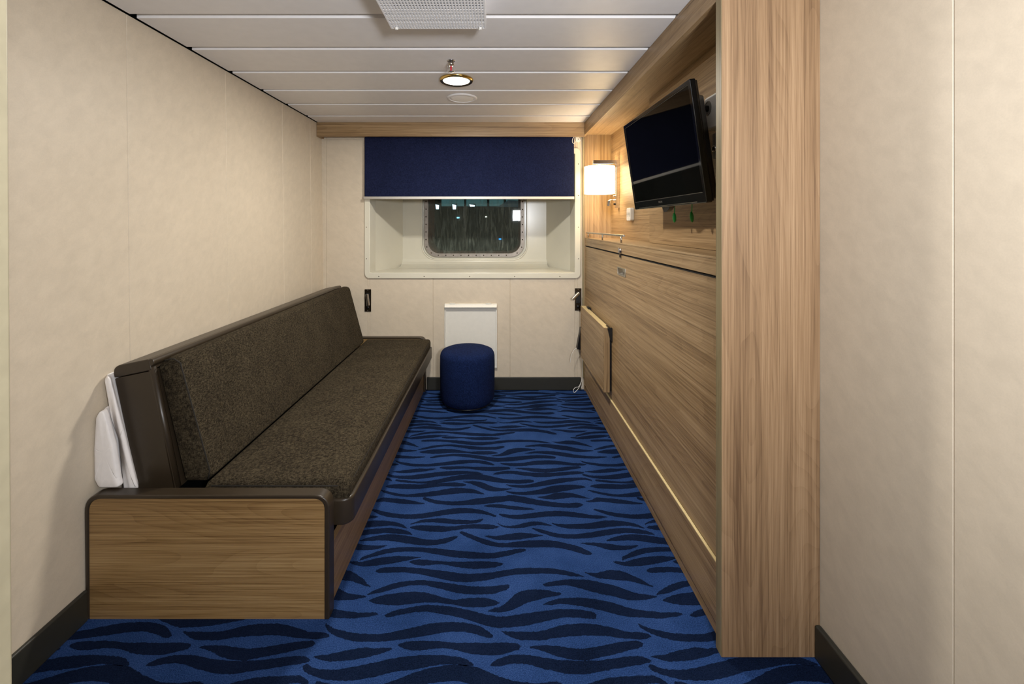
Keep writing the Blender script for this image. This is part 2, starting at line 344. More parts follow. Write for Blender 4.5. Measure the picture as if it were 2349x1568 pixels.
[(-599,2047,-599,2043),(-571,2054,-574,2037),(-545,2072,-537,2042),(-507,2069,-499,2037),(-466,2064,-458,2029),(-424,2056,-418,2025),(-382,2044,-378,2022),(-354,2035,-352,2023),(-335,2031,-334,2028)],
[(-167,2202,-167,2197),(-142,2204,-141,2189),(-113,2206,-112,2173),(-70,2194,-69,2145),(-42,2175,-41,2127),(-5,2154,-5,2120),(26,2147,26,2124),(43,2146,42,2127),(62,2145,62,2134),(80,2144,80,2142)],
[(-554,1310,-555,1308),(-530,1314,-534,1302),(-515,1315,-507,1295),(-484,1323,-474,1296),(-453,1330,-442,1298),(-420,1336,-410,1304),(-397,1337,-389,1308),(-374,1334,-368,1314),(-352,1337,-347,1321),(-328,1336,-326,1329),(-317,1333,-317,1332)]]
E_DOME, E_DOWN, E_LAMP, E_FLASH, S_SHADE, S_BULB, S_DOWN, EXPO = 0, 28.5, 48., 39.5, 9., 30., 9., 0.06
# ================================================================== THE ROOM
EYE = 1.31
XL0, XLS = -1.364, -.0115          # left wall: x at floor, and its slight lean per metre of height
XR = .981; YB = 3.43; YR = -1.7; ZC = 2.10
wl = lambda z: XL0+XLS*z

# floor with the carpet's wave pattern set into the same mesh
bm = bmesh.new(); bx(bm, -1.45, 1.10, YR-.1, YB, -.03, 0)
PXm, PZm = 1.0247, .982
def crom(L, n=5):
    out = []
    for i in range(len(L)-1):
        p0, p1, p2, p3 = L[max(i-1, 0)], L[i], L[i+1], L[min(i+2, len(L)-1)]
        for k in range(n):
            t = k/n
            out.append(tuple(.5*((2*b)+(-a+c)*t+(2*a-5*b+4*c-d)*t*t+(-a+3*b-3*c+d)*t**3) for a, b, c, d in zip(p0, p1, p2, p3)))
    out.append(L[-1]); return out
pat = bmesh.new()
shapes = []
for L in STROKES:
    L = [tuple(c/1000 for c in p) for p in L]
    S_ = crom(L, 6)
    top = [(a, b) for a, b, c, d in S_]; bot = [(c, d) for a, b, c, d in S_]
    poly = top+bot[::-1]
    out = []
    for i, p in enumerate(poly):                      # resample and roughen the pile edge
        q = poly[(i+1) % len(poly)]; d = math.dist(p, q)
        if d < .002: continue
        m = max(1, int(d/.005))
        for k in range(m): out.append((p[0]+(q[0]-p[0])*k/m, p[1]+(q[1]-p[1])*k/m))
    shapes.append(out)
for i in range(-1, 3):
    for j in range(-3, 3):
        for S_ in shapes:
            x0 = min(p[0] for p in S_)+(i-1)*PXm; x1 = max(p[0] for p in S_)+(i-1)*PXm
            y0 = min(p[1] for p in S_)+j*PZm; y1 = max(p[1] for p in S_)+j*PZm
            if x1 < -1.43 or x0 > 1.05 or y1 < YR or y0 > YB-.02: continue
            vs = [pat.verts.new((p[0]+(i-1)*PXm+random.uniform(-.0013, .0013), p[1]+j*PZm+random.uniform(-.0013, .0013), .0006)) for p in S_]
            try: pat.faces.new(vs)
            except Exception: pass
bmesh.ops.triangulate(pat, faces=pat.faces, ngon_method='EAR_CLIP')
for co, no in (((-1.43, 0, 0), (-1, 0, 0)), ((1.05, 0, 0), (1, 0, 0)), ((0, YB-.005, 0), (0, 1, 0)), ((0, YR, 0), (0, -1, 0))):
    bmesh.ops.bisect_plane(pat, geom=list(pat.verts)+list(pat.edges)+list(pat.faces), plane_co=co, plane_no=no, clear_outer=True)
for f in pat.faces:
    if f.normal.z < 0: f.normal_flip()
tmp = bpy.data.meshes.new('tmp'); pat.to_mesh(tmp); pat.free()
nf = len(bm.faces); bm.from_mesh(tmp); bm.faces.ensure_lookup_table()
for f in bm.faces[nf:]: f.material_index = 1
bpy.data.meshes.remove(tmp)
me = bpy.data.meshes.new('floor'); bm.to_mesh(me); bm.free()
o = bpy.data.objects.new('floor', me); COL.objects.link(o); me.materials.append(M['carpet']); me.materials.append(M['carpetd']); o['kind'] = 'structure'

# walls made of laminated panels with bevelled joints
def lean(o):
    for v in o.data.vertices: v.co.x += XLS*v.co.z
bm = bmesh.new(); ys = [.32, .42, 1.02, 1.62, 2.213, 2.80, 3.22, YB+.02]
for a, b in zip(ys, ys[1:]): bx(bm, XL0-.05, XL0, a, b, 0, 2.101)
lean(struct('wall_left', bm, 'wall', bevel=.003, seg=2))
bm = bmesh.new(); ys = [YR, -.874, -.274, .326, .926, 1.526, 2.2, 2.8, YB+.02]
for a, b in zip(ys, ys[1:]): bx(bm, XR, XR+.05, a, b, 0, 2.18)
struct('wall_right', bm, 'wall', bevel=.003, seg=2)
bm = bmesh.new(); xs = [-1.42, -1.351, -1.005, -.502, .111, .627, XR]
hx0, hx1, hz0, hz1 = -1.02, .645, .905, 1.895
for a, b in zip(xs, xs[1:]):
    segs = [(a, b)]
    for c in (hx0, hx1):
        segs = [s for t in segs for s in (((t[0], c), (c, t[1])) if t[0] < c < t[1] else (t,))]
    for s0, s1 in segs:
        if hx0-1e-6 <= s0 and s1 <= hx1+1e-6:
            bx(bm, s0, s1, YB, YB+.05, 0, hz0); bx(bm, s0, s1, YB, YB+.05, hz1, 2.18)
        else: bx(bm, s0, s1, YB, YB+.05, 0, 2.18)
struct('wall_back', bm, 'wall', bevel=.003, seg=2)
# entry side: wet-unit corner close to the camera on the left, and the wall behind
bm = box(-1.45, -.5535, YR, .5, 0, 2.18)
o = struct('wall_entry', bm, 'cream', bevel=.004, seg=3)
for v in o.data.vertices: v.co.x -= .0065*v.co.z
struct('wall_rear', box(-.56, XR+.05, YR-.06, YR, 0, 2.18), 'wall')

# ceiling: 275 mm metal strips with stepped 25 mm joints
bm = bmesh.new(); j0 = 1.62
k = -12; edges = []
while True:
    a = j0+.3*k+.032; b = j0+.3*(k+1)
    if a > YB: break
    a_ = max(a, YR); b_ = min(b, YB)
    if b_ > a_:
        bx(bm, -1.376, XR-.002, a_, b_, ZC, ZC+.03)
        bx(bm, -1.376, XR-.002, b_-.004, min(b_+.034, YB), ZC+.0185, ZC+.029)
    k += 1
bx(bm, -1.45, XR+.05, YR-.06, YB+.05, ZC+.031, ZC+.06, 1)
struct('ceiling', bm, ['ceil', 'joint'], bevel=.0012, seg=2)

# baseboards
def base(name, x0, x1, y0, y1):
    return struct(name, box(x0, x1, y0, y1, 0, .103), 'base', bevel=.006, seg=3)
lean(base('baseboard_left', XL0+.0008, XL0+.015, .5, 1.43))
base('baseboard_back', -.548, .672, YB-.016, YB-.0005)
base('baseboard_right', XR-.019, XR-.0005, YR, 1.3055)

# ================================================================== WINDOW
BY = 3.95
def frame_pts(x0, x1, z0, z1, r, n=8): return rrect(x0, x1, z0, z1, r, n)
win = struct('window_1', ring_prism(bmesh.new(), frame_pts(-.662, .261, 1.0125, 1.735, .125), frame_pts(-.626, .225, 1.0455, 1.70, .105), 'Y', BY+.018, BY+.032), 'fsteel', bevel=.002, seg=2)
def wpart(name, bm, mats, **k):
    o = obj(name, bm, mats, None, **k); o.parent = win; return o
bm = bmesh.new()
fp = frame_pts(-.644, .243, 1.029, 1.7175, .115, 8)
def resample(pts, step):
    out = []; acc = 0; n = len(pts)
    for i in range(n):
        p, q = Vector(pts[i]), Vector(pts[(i+1) % n]); d = (q-p).length; t = step-acc
        while t <= d: out.append(tuple(p+(q-p)*t/d)); t += step
        acc = (acc+d) % step
    return out
for i, p in enumerate(resample(fp, .0695)):
    wpart('screw', lathe(bmesh.new(), [(.0055, 0), (.0055, -.002), (.003, -.004), (.0005, -.0045)], (p[0], BY+.018, p[1]), 'Y', 12), 'gunmetal')
# dirty glass
t = NT('dirty_glass'); gl = t.node('ShaderNodeBsdfGlossy'); gl.inputs['Roughness'].default_value = .02
tr = t.node('ShaderNodeBsdfTransparent'); tr.inputs['Color'].default_value = (.80, .88, .87, 1)
fr = t.node('ShaderNodeFresnel'); fr.inputs['IOR'].default_value = 1.5
mx = t.node('ShaderNodeMixShader'); t.link(fr.outputs[0], mx.inputs[0]); t.link(tr.outputs[0], mx.inputs[1]); t.link(gl.outputs[0], mx.inputs[2])
df = t.node('ShaderNodeBsdfDiffuse'); df.inputs['Color'].default_value = (.24, .27, .23, 1)
s1 = t.noise(t.coords((60, 1, 9)), 1, 5, .65, .8); s2 = t.noise(t.coords((90, 1, 90)), 1, 4, .7); s3 = t.noise(t.coords((5, 1, 4)), 1, 3, .6)
dm = t.math('MULTIPLY', t.math('ADD', t.math('POWER', s1, 4.), t.math('POWER', s2, 6.)), t.math('MULTIPLY', s3, 2.6))
dm = t.math('MINIMUM', t.math('ADD', dm, .03), .6)
m2 = t.node('ShaderNodeMixShader'); t.link(dm, m2.inputs[0]); t.link(mx.outputs[0], m2.inputs[1]); t.link(df.outputs[0], m2.inputs[2])
t.link(m2.outputs[0], t.out.inputs['Surface'])
wpart('glass', prism(bmesh.new(), frame_pts(-.64, .24, 1.03, 1.715, .11), 'Y', BY+.036, BY+.042), t.m)
# painted tunnel through the hull beyond the glass
wpart('hull_sleeve', ring_prism(bmesh.new(), frame_pts(-.66, .26, 1.01, 1.735, .12), frame_pts(-.626, .225, 1.0455, 1.70, .105), 'Y', BY+.043, BY+.44), 'hullpaint')

wpart('recess_ring', ring_prism(bmesh.new(), frame_pts(-.70, .30, .965, 1.775, .14), frame_pts(-.645, .244, 1.0285, 1.72, .112), 'Y', BY+.0325, BY+.0355), 'mould')
# moulded surround: flange on the wall, box, splayed cheeks, back plate with the port opening
out_f = rrect(-1.043, .669, .884, 1.918, .04, 6); in_f = rrect(-1.001, .624, .929, 1.873, .004, 6)
bm = ring_prism(bmesh.new(), out_f, in_f, 'Y', YB-.012, YB-.0005)
sur = struct('trim_1', bm, 'mould', bevel=.004, seg=3)
def spart(name, bm, mats, **k):
    o = obj(name, bm, mats, None, **k); o.parent = sur; return o
bm = bmesh.new()
T = .012
def quadslab(bm, pts, nrm):
    n = Vector(nrm)*T; A = [bm.verts.new(p) for p in pts]; B = [bm.verts.new(Vector(p)+n) for p in pts]
    bm.faces.new(A); bm.faces.new(B[::-1])
    for i in range(len(A)): bm.faces.new([A[i], A[(i+1) % len(A)], B[(i+1) % len(A)], B[i]])
z0, z1 = .929, 1.873
quadslab(bm, [(-1.001, YB-.002, z0), (-1.001, YB-.002, z1), (-.995, 3.56, z1), (-.995, 3.56, z0)], (-1, 0, 0))
quadslab(bm, [(-.995, 3.56, z0), (-.995, 3.56, z1), (-.854, BY, z1), (-.854, BY, z0)], (-.95, .3, 0))
quadslab(bm, [(.624, YB-.002, z0), (.624, YB-.002, z1), (.617, 3.60, z1), (.617, 3.60, z0)], (1, 0, 0))
quadslab(bm, [(.617, 3.60, z0), (.617, 3.60, z1), (.459, BY, z1), (.459, BY, z0)], (.93, .3, 0))
flp = [(-1.001, YB-.002), (.624, YB-.002), (.617, 3.60), (.459, BY), (-.854, BY), (-.995, 3.56)]
quadslab(bm, [(x, y, z0) for x, y in flp], (0, 0, -1)); quadslab(bm, [(x, y, z1) for x, y in flp], (0, 0, 1))
spart('window_box', bm, 'mould')
# cove between shelf and back plate
prof = [(BY, z0), (BY-.19, z0+.0005), (BY-.15, z0+.002), (BY-.08, z0+.008), (BY-.03, z0+.022), (BY-.008, z0+.042), (BY, z0+.07)]
spart('cove', prism(bmesh.new(), prof, 'X', -.86, .465), 'mould', smooth=False, bevel=0)
# back plate with opening (split strips around the rounded hole)
hole = frame_pts(-.673, .279, .995, 1.75, .13, 10); nh = len(hole)
outer = []
for p in hole:
    d = Vector((p[0]+.197, p[1]-1.3725)); sx = (.459+.197)/abs(d.x) if d.x > 0 else (.854-.197)/max(1e-6, abs(d.x))
    sz = (1.873-1.3725)/abs(d.y) if d.y > 0 else (1.3725-.929)/max(1e-6, abs(d.y))
    s_ = min(sx, sz); outer.append((-.197+d.x*s_, 1.3725+d.y*s_))
bm = ring_prism(bmesh.new(), outer, hole, 'Y', BY, BY+.012)
for c in ((-.854, .929), (.459, .929), (-.854, 1.873), (.459, 1.873)):   # fill the four corners
    near = sorted(range(nh), key=lambda i: math.dist(outer[i], c))[:12]
    lo = [i for i in near if abs(outer[i][0]-c[0]) < 1e-4]; hi = [i for i in near if abs(outer[i][1]-c[1]) < 1e-4]
    if lo and hi:
        a = outer[min(lo, key=lambda i: math.dist(outer[i], c))]; b = outer[min(hi, key=lambda i: math.dist(outer[i], c))]
        bm.faces.new([bm.verts.new((p[0], BY+.0001, p[1])) for p in (a, c, b)])
spart('back_plate', bm, 'mould')
spart('port_collar', ring_prism(bmesh.new(), frame_pts(-.685, .291, .983, 1.762, .142, 10), hole, 'Y', BY-.008, BY+.034), 'mould', bevel=.004, seg=3)
for x, z in [(-.929, .899), (-.57, .899), (-.21, .899), (.148, .899), (.505, .899), (-1.027, .93+.11), (-1.027, 1.15+.14), (.652, 1.04), (.652, 1.29), (.652, 1.54), (.652, 1.79)]:
    spart('screw', lathe(bmesh.new(), [(.0034, 0), (.0034, -.001), (.0005, -.002)], (x, YB-.012, z), 'Y', 12), 'gunmetal')

# wooden pelmet across the end of the ceiling
pel = thing('pelmet', 'light walnut pelmet board across the top of the end wall above the blind', 'pelmet', (-.35, 3.34, 1.99))
part('front_board', box(-1.386, .682, 3.33, 3.348, 1.99, 2.0995), 'wx', pel, bevel=.0012, seg=2)
part('end_board', box(-1.385, -1.368, 3.348, 3.43, 1.99, 2.0995), 'wy', pel, bevel=.001, seg=2)

# roller blind
bl = thing('roller_blind', 'navy blue roller blind pulled halfway down the window', 'blind', (-.21, 3.39, 1.51))
bm = bmesh.new(); nx = 40
for i in range(nx):
    xa = -1.033+i*(1.645/nx); xb = -1.033+(i+1)*(1.645/nx)
bx(bm, -1.033, .612, 3.3895, 3.3905, 1.528, 2.05)
part('fabric', bm, 'blind', bl)
part('bottom_bar', prism(bmesh.new(), rrect(3.384, 3.396, 1.509, 1.531, .005, 4), 'X', -1.041, .613), 'white', bl, smooth=True)
part('roller_tube', tube(bmesh.new(), [(-1.05, 3.395, 2.065), (.63, 3.395, 2.065)], .02, 16), 'offw', bl)
ck = thing('cord_cleat', 'small white cord hook with a loop at the top right of the blind', 'cord hook', (.648, YB, 1.983))
part('body', prism(bmesh.new(), round_poly([(.629, 2.000), (.652, 2.008), (.672, 1.972), (.648, 1.960), (.632, 1.966)], [.007]*5), 'Y', YB-.018, YB-.0005), 'white', ck, bevel=.003, seg=3)
part('screw', lathe(bmesh.new(), [(.003, 0), (.003, -.001), (.0005, -.002)], (.650, YB-.018, 1.985), 'Y', 10), 'gunmetal', ck)
lp = [(.604+.024*math.cos(a)*.62+.012*math.sin(a), YB-.047, 1.974+.026*math.sin(a)) for a in [2*PI*i/28 for i in range(29)]]
part('cord_loop', tube(bmesh.new(), [(.632, YB-.015, 1.982), (.625, YB-.035, 1.985)]+[(.612+.014*math.cos(a)+.004*math.sin(a), YB-.047, 1.973+.026*math.sin(a)) for a in [PI*.3+2*PI*i/26 for i in range(27)]], .0022, 8), 'white', ck)

# ================================================================== BACK WALL FITTINGS
ap = thing('access_panel', 'white metal access panel on the end wall behind the blue stool', 'access panel', (-.2, YB, .177))
bm = ring_prism(bmesh.new(), rrect(-.409, .007, .177, .683, .004, 3), rrect(-.399, -.003, .187, .648, .003, 3), 'Y', YB-.016, YB-.0005)
part('frame', bm, 'offw', ap, bevel=.002, seg=2)
part('panel', box(-.3985, -.0035, YB-.008, YB-.001, .1875, .6475), 'offw', ap)
part('top_hood', prism(bmesh.new(), [(YB-.03, .652), (YB-.034, .66), (YB-.01, .684), (YB-.001, .684), (YB-.001, .652)], 'X', -.407, .005), 'offw', ap, bevel=.0015, seg=2)
for x in (-.345, -.06): part('hinge', box(x-.02, x+.02, YB-.018, YB-.008, .684, .689), 'offw', ap, bevel=.001, seg=2)

def reading(cx, z0, z1, label, a, b):
    r = thing('reading_light', label, 'reading light', (cx, YB, z0), 'reading lights on the end wall')
    pl = part('back_plate', box(cx-.0255, cx+.0255, YB-.005, YB-.0005, z0, z1), 'gunmetal', r, bevel=.001, seg=2)
    part('recess', box(cx-.016, cx+.016, YB-.0062, YB-.005, z0+.06, z0+.148), 'black', r)
    part('lamp_tube', tube(bmesh.new(), [a, b], .0125, 20), 'chrome', r, bevel=.0015, seg=2)
    part('swivel', tube(bmesh.new(), [(a[0], YB-.004, a[2]-.004), (a[0], a[1], a[2]-.004)], .006, 12), 'chrome', r)
    part('switch', lathe(bmesh.new(), [(.011, 0), (.011, -.004), (.009, -.006), (.0005, -.006)], (cx, YB-.005, z0+.033), 'Y', 20), 'black', r)
    for z in (z0+.008, z1-.008): part('screw', lathe(bmesh.new(), [(.003, 0), (.003, -.001), (.0005, -.0015)], (cx, YB-.005, z), 'Y', 10), 'chrome', r)
reading(-1.018, .620, .797, 'slim chrome reading light folded into a dark plate beside the sofa back', (-1.020, YB-.02, .762), (-1.010, YB-.02, .672))
reading(.651, .628, .805, 'chrome reading light swung out on a dark plate beside the folding table', (.650, YB-.035, .772), (.592, YB-.075, .728))

# ================================================================== SOFA BED
sofa = thing('sofa_bed', 'dark brown woven sofa bed with wooden end panel along the left wall', 'sofa', (-.95, 2.4, 0))
P = lambda n, b, m, **k: part(n, b, m, sofa, **k)
def end_panel(y0, y1, zt, chamf):
    inn = [(-1.350, 0.0005)]+[p for p in round_poly([(-1.356, zt-.012), (-.572, zt-.012)], [0, 0])]
    outp = round_poly([(-1.362, .0005), (-1.3665, zt), (-.553, zt), (-.553, .0005)], [0, .055, .05, 0], 8)
    innp = round_poly([(-1.350, .0005), (-1.352, zt-.013), (-.570, zt-.013), (-.570, .0005)], [0, .042, .036, 0], 8)
    w = part('end_panel', prism(bmesh.new(), innp, 'Y', y0+.004, y1-.004), 'wxd', sofa)
    bm = bmesh.new(); n = len(outp)
    # edging: band between the two outlines, open at the floor
    V = [[bm.verts.new((p[0], y, p[1])) for p in q] for y in (y0, y1) for q in (outp, innp)]
    for i in range(n-1):
        j = i+1
        for f in ((V[0][i], V[0][j], V[1][j], V[1][i]), (V[2][i], V[3][i], V[3][j], V[2][j]), (V[0][i], V[2][i], V[2][j], V[0][j]), (V[1][i], V[1][j], V[3][j], V[3][i])):
            bm.faces.new(f)
    for i in (0, n-1): bm.faces.new((V[0][i], V[1][i], V[3][i], V[2][i]))
    o = part('edging', bm, 'frame', w, bevel=.005, seg=4, angle=50)
    return w
end_panel(1.43, 1.476, .413, True)
end_panel(3.376, 3.422, .428, True)
P('base_panel', box(-.586, -.568, 1.478, 3.374, .001, .205), 'wyb', bevel=.0015, seg=2)
P('underframe', box(-1.33, -.60, 1.482, 3.37, .215, .268), 'black')
# seat tray rail wrapping round the front
def arc(cx, cy, r, a0, a1, n=8): return [(cx+r*math.cos(math.radians(a0+(a1-a0)*k/n)), cy+r*math.sin(math.radians(a0+(a1-a0)*k/n))) for k in range(n+1)]
path = [(-1.0, 1.492)]+arc(-.540, 1.532, .040, -90, 0)+[(-.5, 3.36)]
prof = rrect(0, .028, .268, .360, .009, 4)
P('seat_rail', sweep(bmesh.new(), path, prof), 'frame', smooth=True)
P('seat_tray', box(-1.25, -.530, 1.522, 3.365, .315, .334), 'black')
# seat cushion: rounded slab with crown
def cushion(x0, x1, y0, y1, z0, z1, r, nx=14, ny=34, crown=.006):
    bm = bmesh.new()
    def sd(u, r_, a, b):   # spacing denser near edges
        L = b-a; k = [0, r_*.25, r_*.6, r_, r_*1.8]
        mids = [a+r_*1.8+(L-3.6*r_)*i/u for i in range(1, u)]
        return [a+q for q in k]+mids+[b-q for q in reversed(k)]
    X = sd(nx, r, x0, x1); Y = sd(ny, r, y0, y1)
    def drop(d):
        if d >= r: return 0
        return r-math.sqrt(max(0, r*r-(r-d)**2))
    G = []
    for s_ in (1, -1):
        g = []
        for x in X:
            row = []
            for y in Y:
                d = max(drop(min(x-x0, x1-x)), drop(min(y-y0, y1-y)))
                u = (x-x0)/(x1-x0)*2-1; v = (y-y0)/(y1-y0)*2-1
                c = crown*(1-u**4)*(1-v**8)
                z = (z1-d+c) if s_ > 0 else (z0+min(d, .5*(z1-z0)))
                row.append(bm.verts.new((x, y, z)))
            g.append(row)
        G.append(g)
    a, b = len(X), len(Y)
    for i in range(a-1):
        for j in range(b-1):
            bm.faces.new((G[0][i][j], G[0][i+1][j], G[0][i+1][j+1], G[0][i][j+1]))
            bm.faces.new((G[1][i][j], G[1][i][j+1], G[1][i+1][j+1], G[1][i+1][j]))
    for i in range(a-1):
        for j in (0, b-1): bm.faces.new((G[0][i][j], G[0][i+1][j], G[1][i+1][j], G[1][i][j]))
    for j in range(b-1):
        for i in (0, a-1): bm.faces.new((G[0][i][j], G[0][i][j+1], G[1][i][j+1], G[1][i][j]))
    return bm
cu = P('seat_cushion', cushion(-1.012, -.512, 1.500, 3.372, .335, .421, .026), 'sofa', smooth=True)
part('piping', tube(bmesh.new(), [(-.99, 1.5015, .402), (-.56, 1.5015, .402), (-.54, 1.507, .400), (-.524, 1.522, .398)], .0022, 8), 'pipe', cu)
part('piping', tube(bmesh.new(), [(-.524, 1.522, .398), (-.5145, 1.56, .400), (-.5145, 3.33, .400)], .0016, 8), 'pipe', cu)
# leaning backrest
BR = [(-1.3535, .810), (-1.222, .837), (-1.126, .375), (-1.262, .375)]
def lerp(a, b, t): return (a[0]+(b[0]-a[0])*t, a[1]+(b[1]-a[1])*t)
cutL = lerp(BR[0], BR[3], .092); cutR = lerp(BR[1], BR[2], .085)
P('top_rail', prism(bmesh.new(), round_poly([BR[0], BR[1], cutR, cutL], [.030, .014, 0, 0], 8), 'Y', 1.52, 3.365), 'frame', bevel=.004, seg=3, angle=50)
g = .0025
P('backrest_frame', prism(bmesh.new(), [lerp(cutL, BR[3], .006), lerp(cutR, BR[2], .006), BR[2], BR[3]], 'Y', 1.521, 3.364), 'frame', bevel=.003, seg=3, angle=50)
ax = Vector((BR[2][0]-BR[1][0], 0, BR[2][1]-BR[1][1])).normalized(); nr = Vector((-ax.z, 0, ax.x))
if nr.x < 0: nr = -nr
# rounded bead framing the cushion
def onf(t, y, o=.0): p = Vector((BR[1][0], y, BR[1][1]))+ax*t+nr*o; return p
L_ = (Vector(BR[2])-Vector(BR[1])).length
for nm, pts in (('side_bead', [onf(.03, 1.533, -.006), onf(L_-.005, 1.533, -.006)]), ('side_bead', [onf(.03, 3.352, .002), onf(L_-.005, 3.352, .002)])):
    P(nm, tube(bmesh.new(), pts, .0125, 14), 'frame')
P('top_bead', tube(bmesh.new(), [onf(.014, 1.521, .0), onf(.014, 3.364, .0)], .0135, 14), 'frame', bevel=.004, seg=3, angle=60)
# backrest cushion, profile follows the lean
cp = [tuple((onf(.030, 0, .004)).xz), tuple((onf(.012, 0, .045)).xz), tuple((onf(.022, 0, .085)).xz), (-1.020, .405), (-1.045, .385), (-1.112, .385)]
cp2 = round_poly(cp, [.004, .018, .026, .012, .012, .004], 7)
bm = bmesh.new(); ycs = [1.546, 1.549, 1.556, 1.566, 1.585]+[1.62+.0868*i for i in range(20)]+[3.305, 3.322, 3.332, 3.339, 3.342]
cen = Vector((sum(p[0] for p in cp2)/len(cp2), sum(p[1] for p in cp2)/len(cp2)))
rings = []
for y in ycs:
    d = min(y-1.546, 3.342-y); ins = 0 if d >= .022 else .022-math.sqrt(.022**2-(.022-d)**2)
    ring = []
    for p in cp2:
        v = Vector(p); q = v-cen; k = 1-ins/max(.02, q.length) if q.length > 0 else 1
        ring.append(bm.verts.new((cen.x+q.x*k, y, cen.y+q.y*k)))
    rings.append(ring)
for A, B in zip(rings, rings[1:]):
    for k in range(len(A)): bm.faces.new((A[k], A[(k+1) % len(A)], B[(k+1) % len(A)], B[k]))
bm.faces.new(rings[0]); bm.faces.new(rings[-1][::-1])
bc = P('backrest_cushion', bm, 'sofa', smooth=True)
part('piping', tube(bmesh.new(), [onf(.020, 1.548, .030), onf(.020, 1.548, .062), onf(.040, 1.548, .083), Vector((-1.027, 1.548, .43)), Vector((-1.033, 1.548, .40))], .0022, 8), 'pipe', bc)

# bedding stuffed behind the backrest
def blanket(poly, y0, y1, xfn, amp, ph, r=.012, N=26):
    rp = round_poly(poly, [r]*len(poly), 5); cx = sum(p[0] for p in rp)/len(rp); cz = sum(p[1] for p in rp)/len(rp)
    bm = bmesh.new(); rings = []
    for i in range(N+1):
        t = i/N; y = y0+(y1-y0)*t**1.6; e = min(y-y0, y1-y); E = .016
        k = 1 if e > E else .80+.20*math.sqrt(max(0, 1-((E-e)/E)**2))
        ring = []
        for j, p in enumerate(rp):
            x = cx+(p[0]-cx)*k; z = cz+(p[1]-cz)*(.93+.07*k)
            x += amp*math.sin(z*46+y*30+ph)+amp*.6*math.sin(z*95-y*50+ph*2)
            x = xfn(x, y, z); yy = y+amp*.9*math.sin(z*60+x*140+ph)*(1 if t < .5 else 0)
            ring.append(bm.verts.new((x, yy, z)))
        rings.append(ring)
    for A, B in zip(rings, rings[1:]):
        for k in range(len(A)): bm.faces.new((A[k], A[(k+1) % len(A)], B[(k+1) % len(A)], B[k]))
    bm.faces.new(rings[0]); bm.faces.new(rings[-1][::-1]); return bm
def sm(a, b, v): t = min(1, max(0, (v-a)/(b-a))); return t*t*(3-2*t)
def fx(x, y, z):                       # duvet hugs the back of the frame
    return max(x-.021*sm(1.500, 1.518, y), wl(z)+.002)
def fp_(x, y, z):                      # pillow narrows into the gap by the wall
    w0 = wl(z)+.002; k = 1-.45*sm(1.482, 1.50, y); return max(w0, w0+(x-w0)*k)
o = obj('folded_duvet', blanket([(-1.362, .775), (-1.349, .788), (-1.336, .775), (-1.290, .60), (-1.243, .40), (-1.245, .34), (-1.275, .34), (-1.284, .47), (-1.300, .57), (-1.338, .65)], 1.490, 2.35, fx, .0012, 1.), 'sheet', smooth=True, sub=1)
tag(o, 'thin white folded duvet pressed against the back of the sofa backrest', 'duvet')
o = obj('pillow', blanket([(-1.364, .655), (-1.340, .690), (-1.325, .645), (-1.297, .56), (-1.282, .45), (-1.270, .418), (-1.350, .418), (-1.3665, .445), (-1.3685, .55)], 1.462, 1.93, fp_, .0014, 3., .014), 'sheet', smooth=True, sub=1)
tag(o, 'plump white pillow wedged between the left wall and the folded duvet', 'pillow')

# ================================================================== STOOL
st = thing('stool', 'round navy blue upholstered stool standing before the white access panel', 'stool', (-.21, 3.165, 0))
c = (-.21, 3.165, 0); R_ = .199
pr = [(.001, .024), (R_-.05, .024), (R_-.022, .028), (R_-.008, .045), (R_-.002, .075), (R_, .16), (R_+.0015, .28), (R_, .355), (R_-.004, .372), (R_-.014, .388), (R_-.034, .397), (R_-.07, .403), (R_*.4, .407), (.001, .408)]
part('upholstery', lathe(bmesh.new(), pr, c, 'Z', 96), 'blue', st)
part('bottom_board', lathe(bmesh.new(), [(.001, .014), (R_-.03, .014), (R_-.025, .018), (R_-.025, .026), (.001, .026)], c, 'Z', 48), 'black', st)
for a in (-100, -20, 80, 160):
    part('foot', lathe(bmesh.new(), [(.001, .0006), (.011, .0006), (.012, .016), (.001, .016)], (c[0]+.14*math.cos(math.radians(a)), c[1]+.14*math.sin(math.radians(a)), 0), 'Z', 16), 'black', st)

# ================================================================== CABINET WALL WITH FOLD-AWAY BED
CF = .702; Y0, Y1 = 1.342, 3.405
cab = thing('bed_cabinet', 'wood laminate cabinet wall with fold-away bed and open niche on the right', 'cabinet', (.8, 2.35, 0))
P = lambda n, b, m, **k: part(n, b, m, cab, **k)
P('pillar_panel', box(.683, .9805, 1.306, 1.323, .001, 2.0995), 'wzp', bevel=.0012, seg=2)
P('side_panel', box(.683, .9805, 1.3245, 1.341, .001, 2.0995), 'wze', bevel=.001, seg=2)
P('pillar_edge', box(.6822, .6832, 1.3075, 1.3395, .001, 2.099), 'wze')
P('plinth', box(CF+.002, .72, Y0, Y1, .001, .048), 'wy')
P('lower_panel', box(CF-.008, .722, Y0, Y1, .055, .243), 'wy', bevel=.001, seg=2)
P('ledge_highlight', box(CF-.0085, CF+.001, Y0, Y1, .2435, .2475), 'wbright')  # painted highlight: pale colour for light caught along the lower panel's top
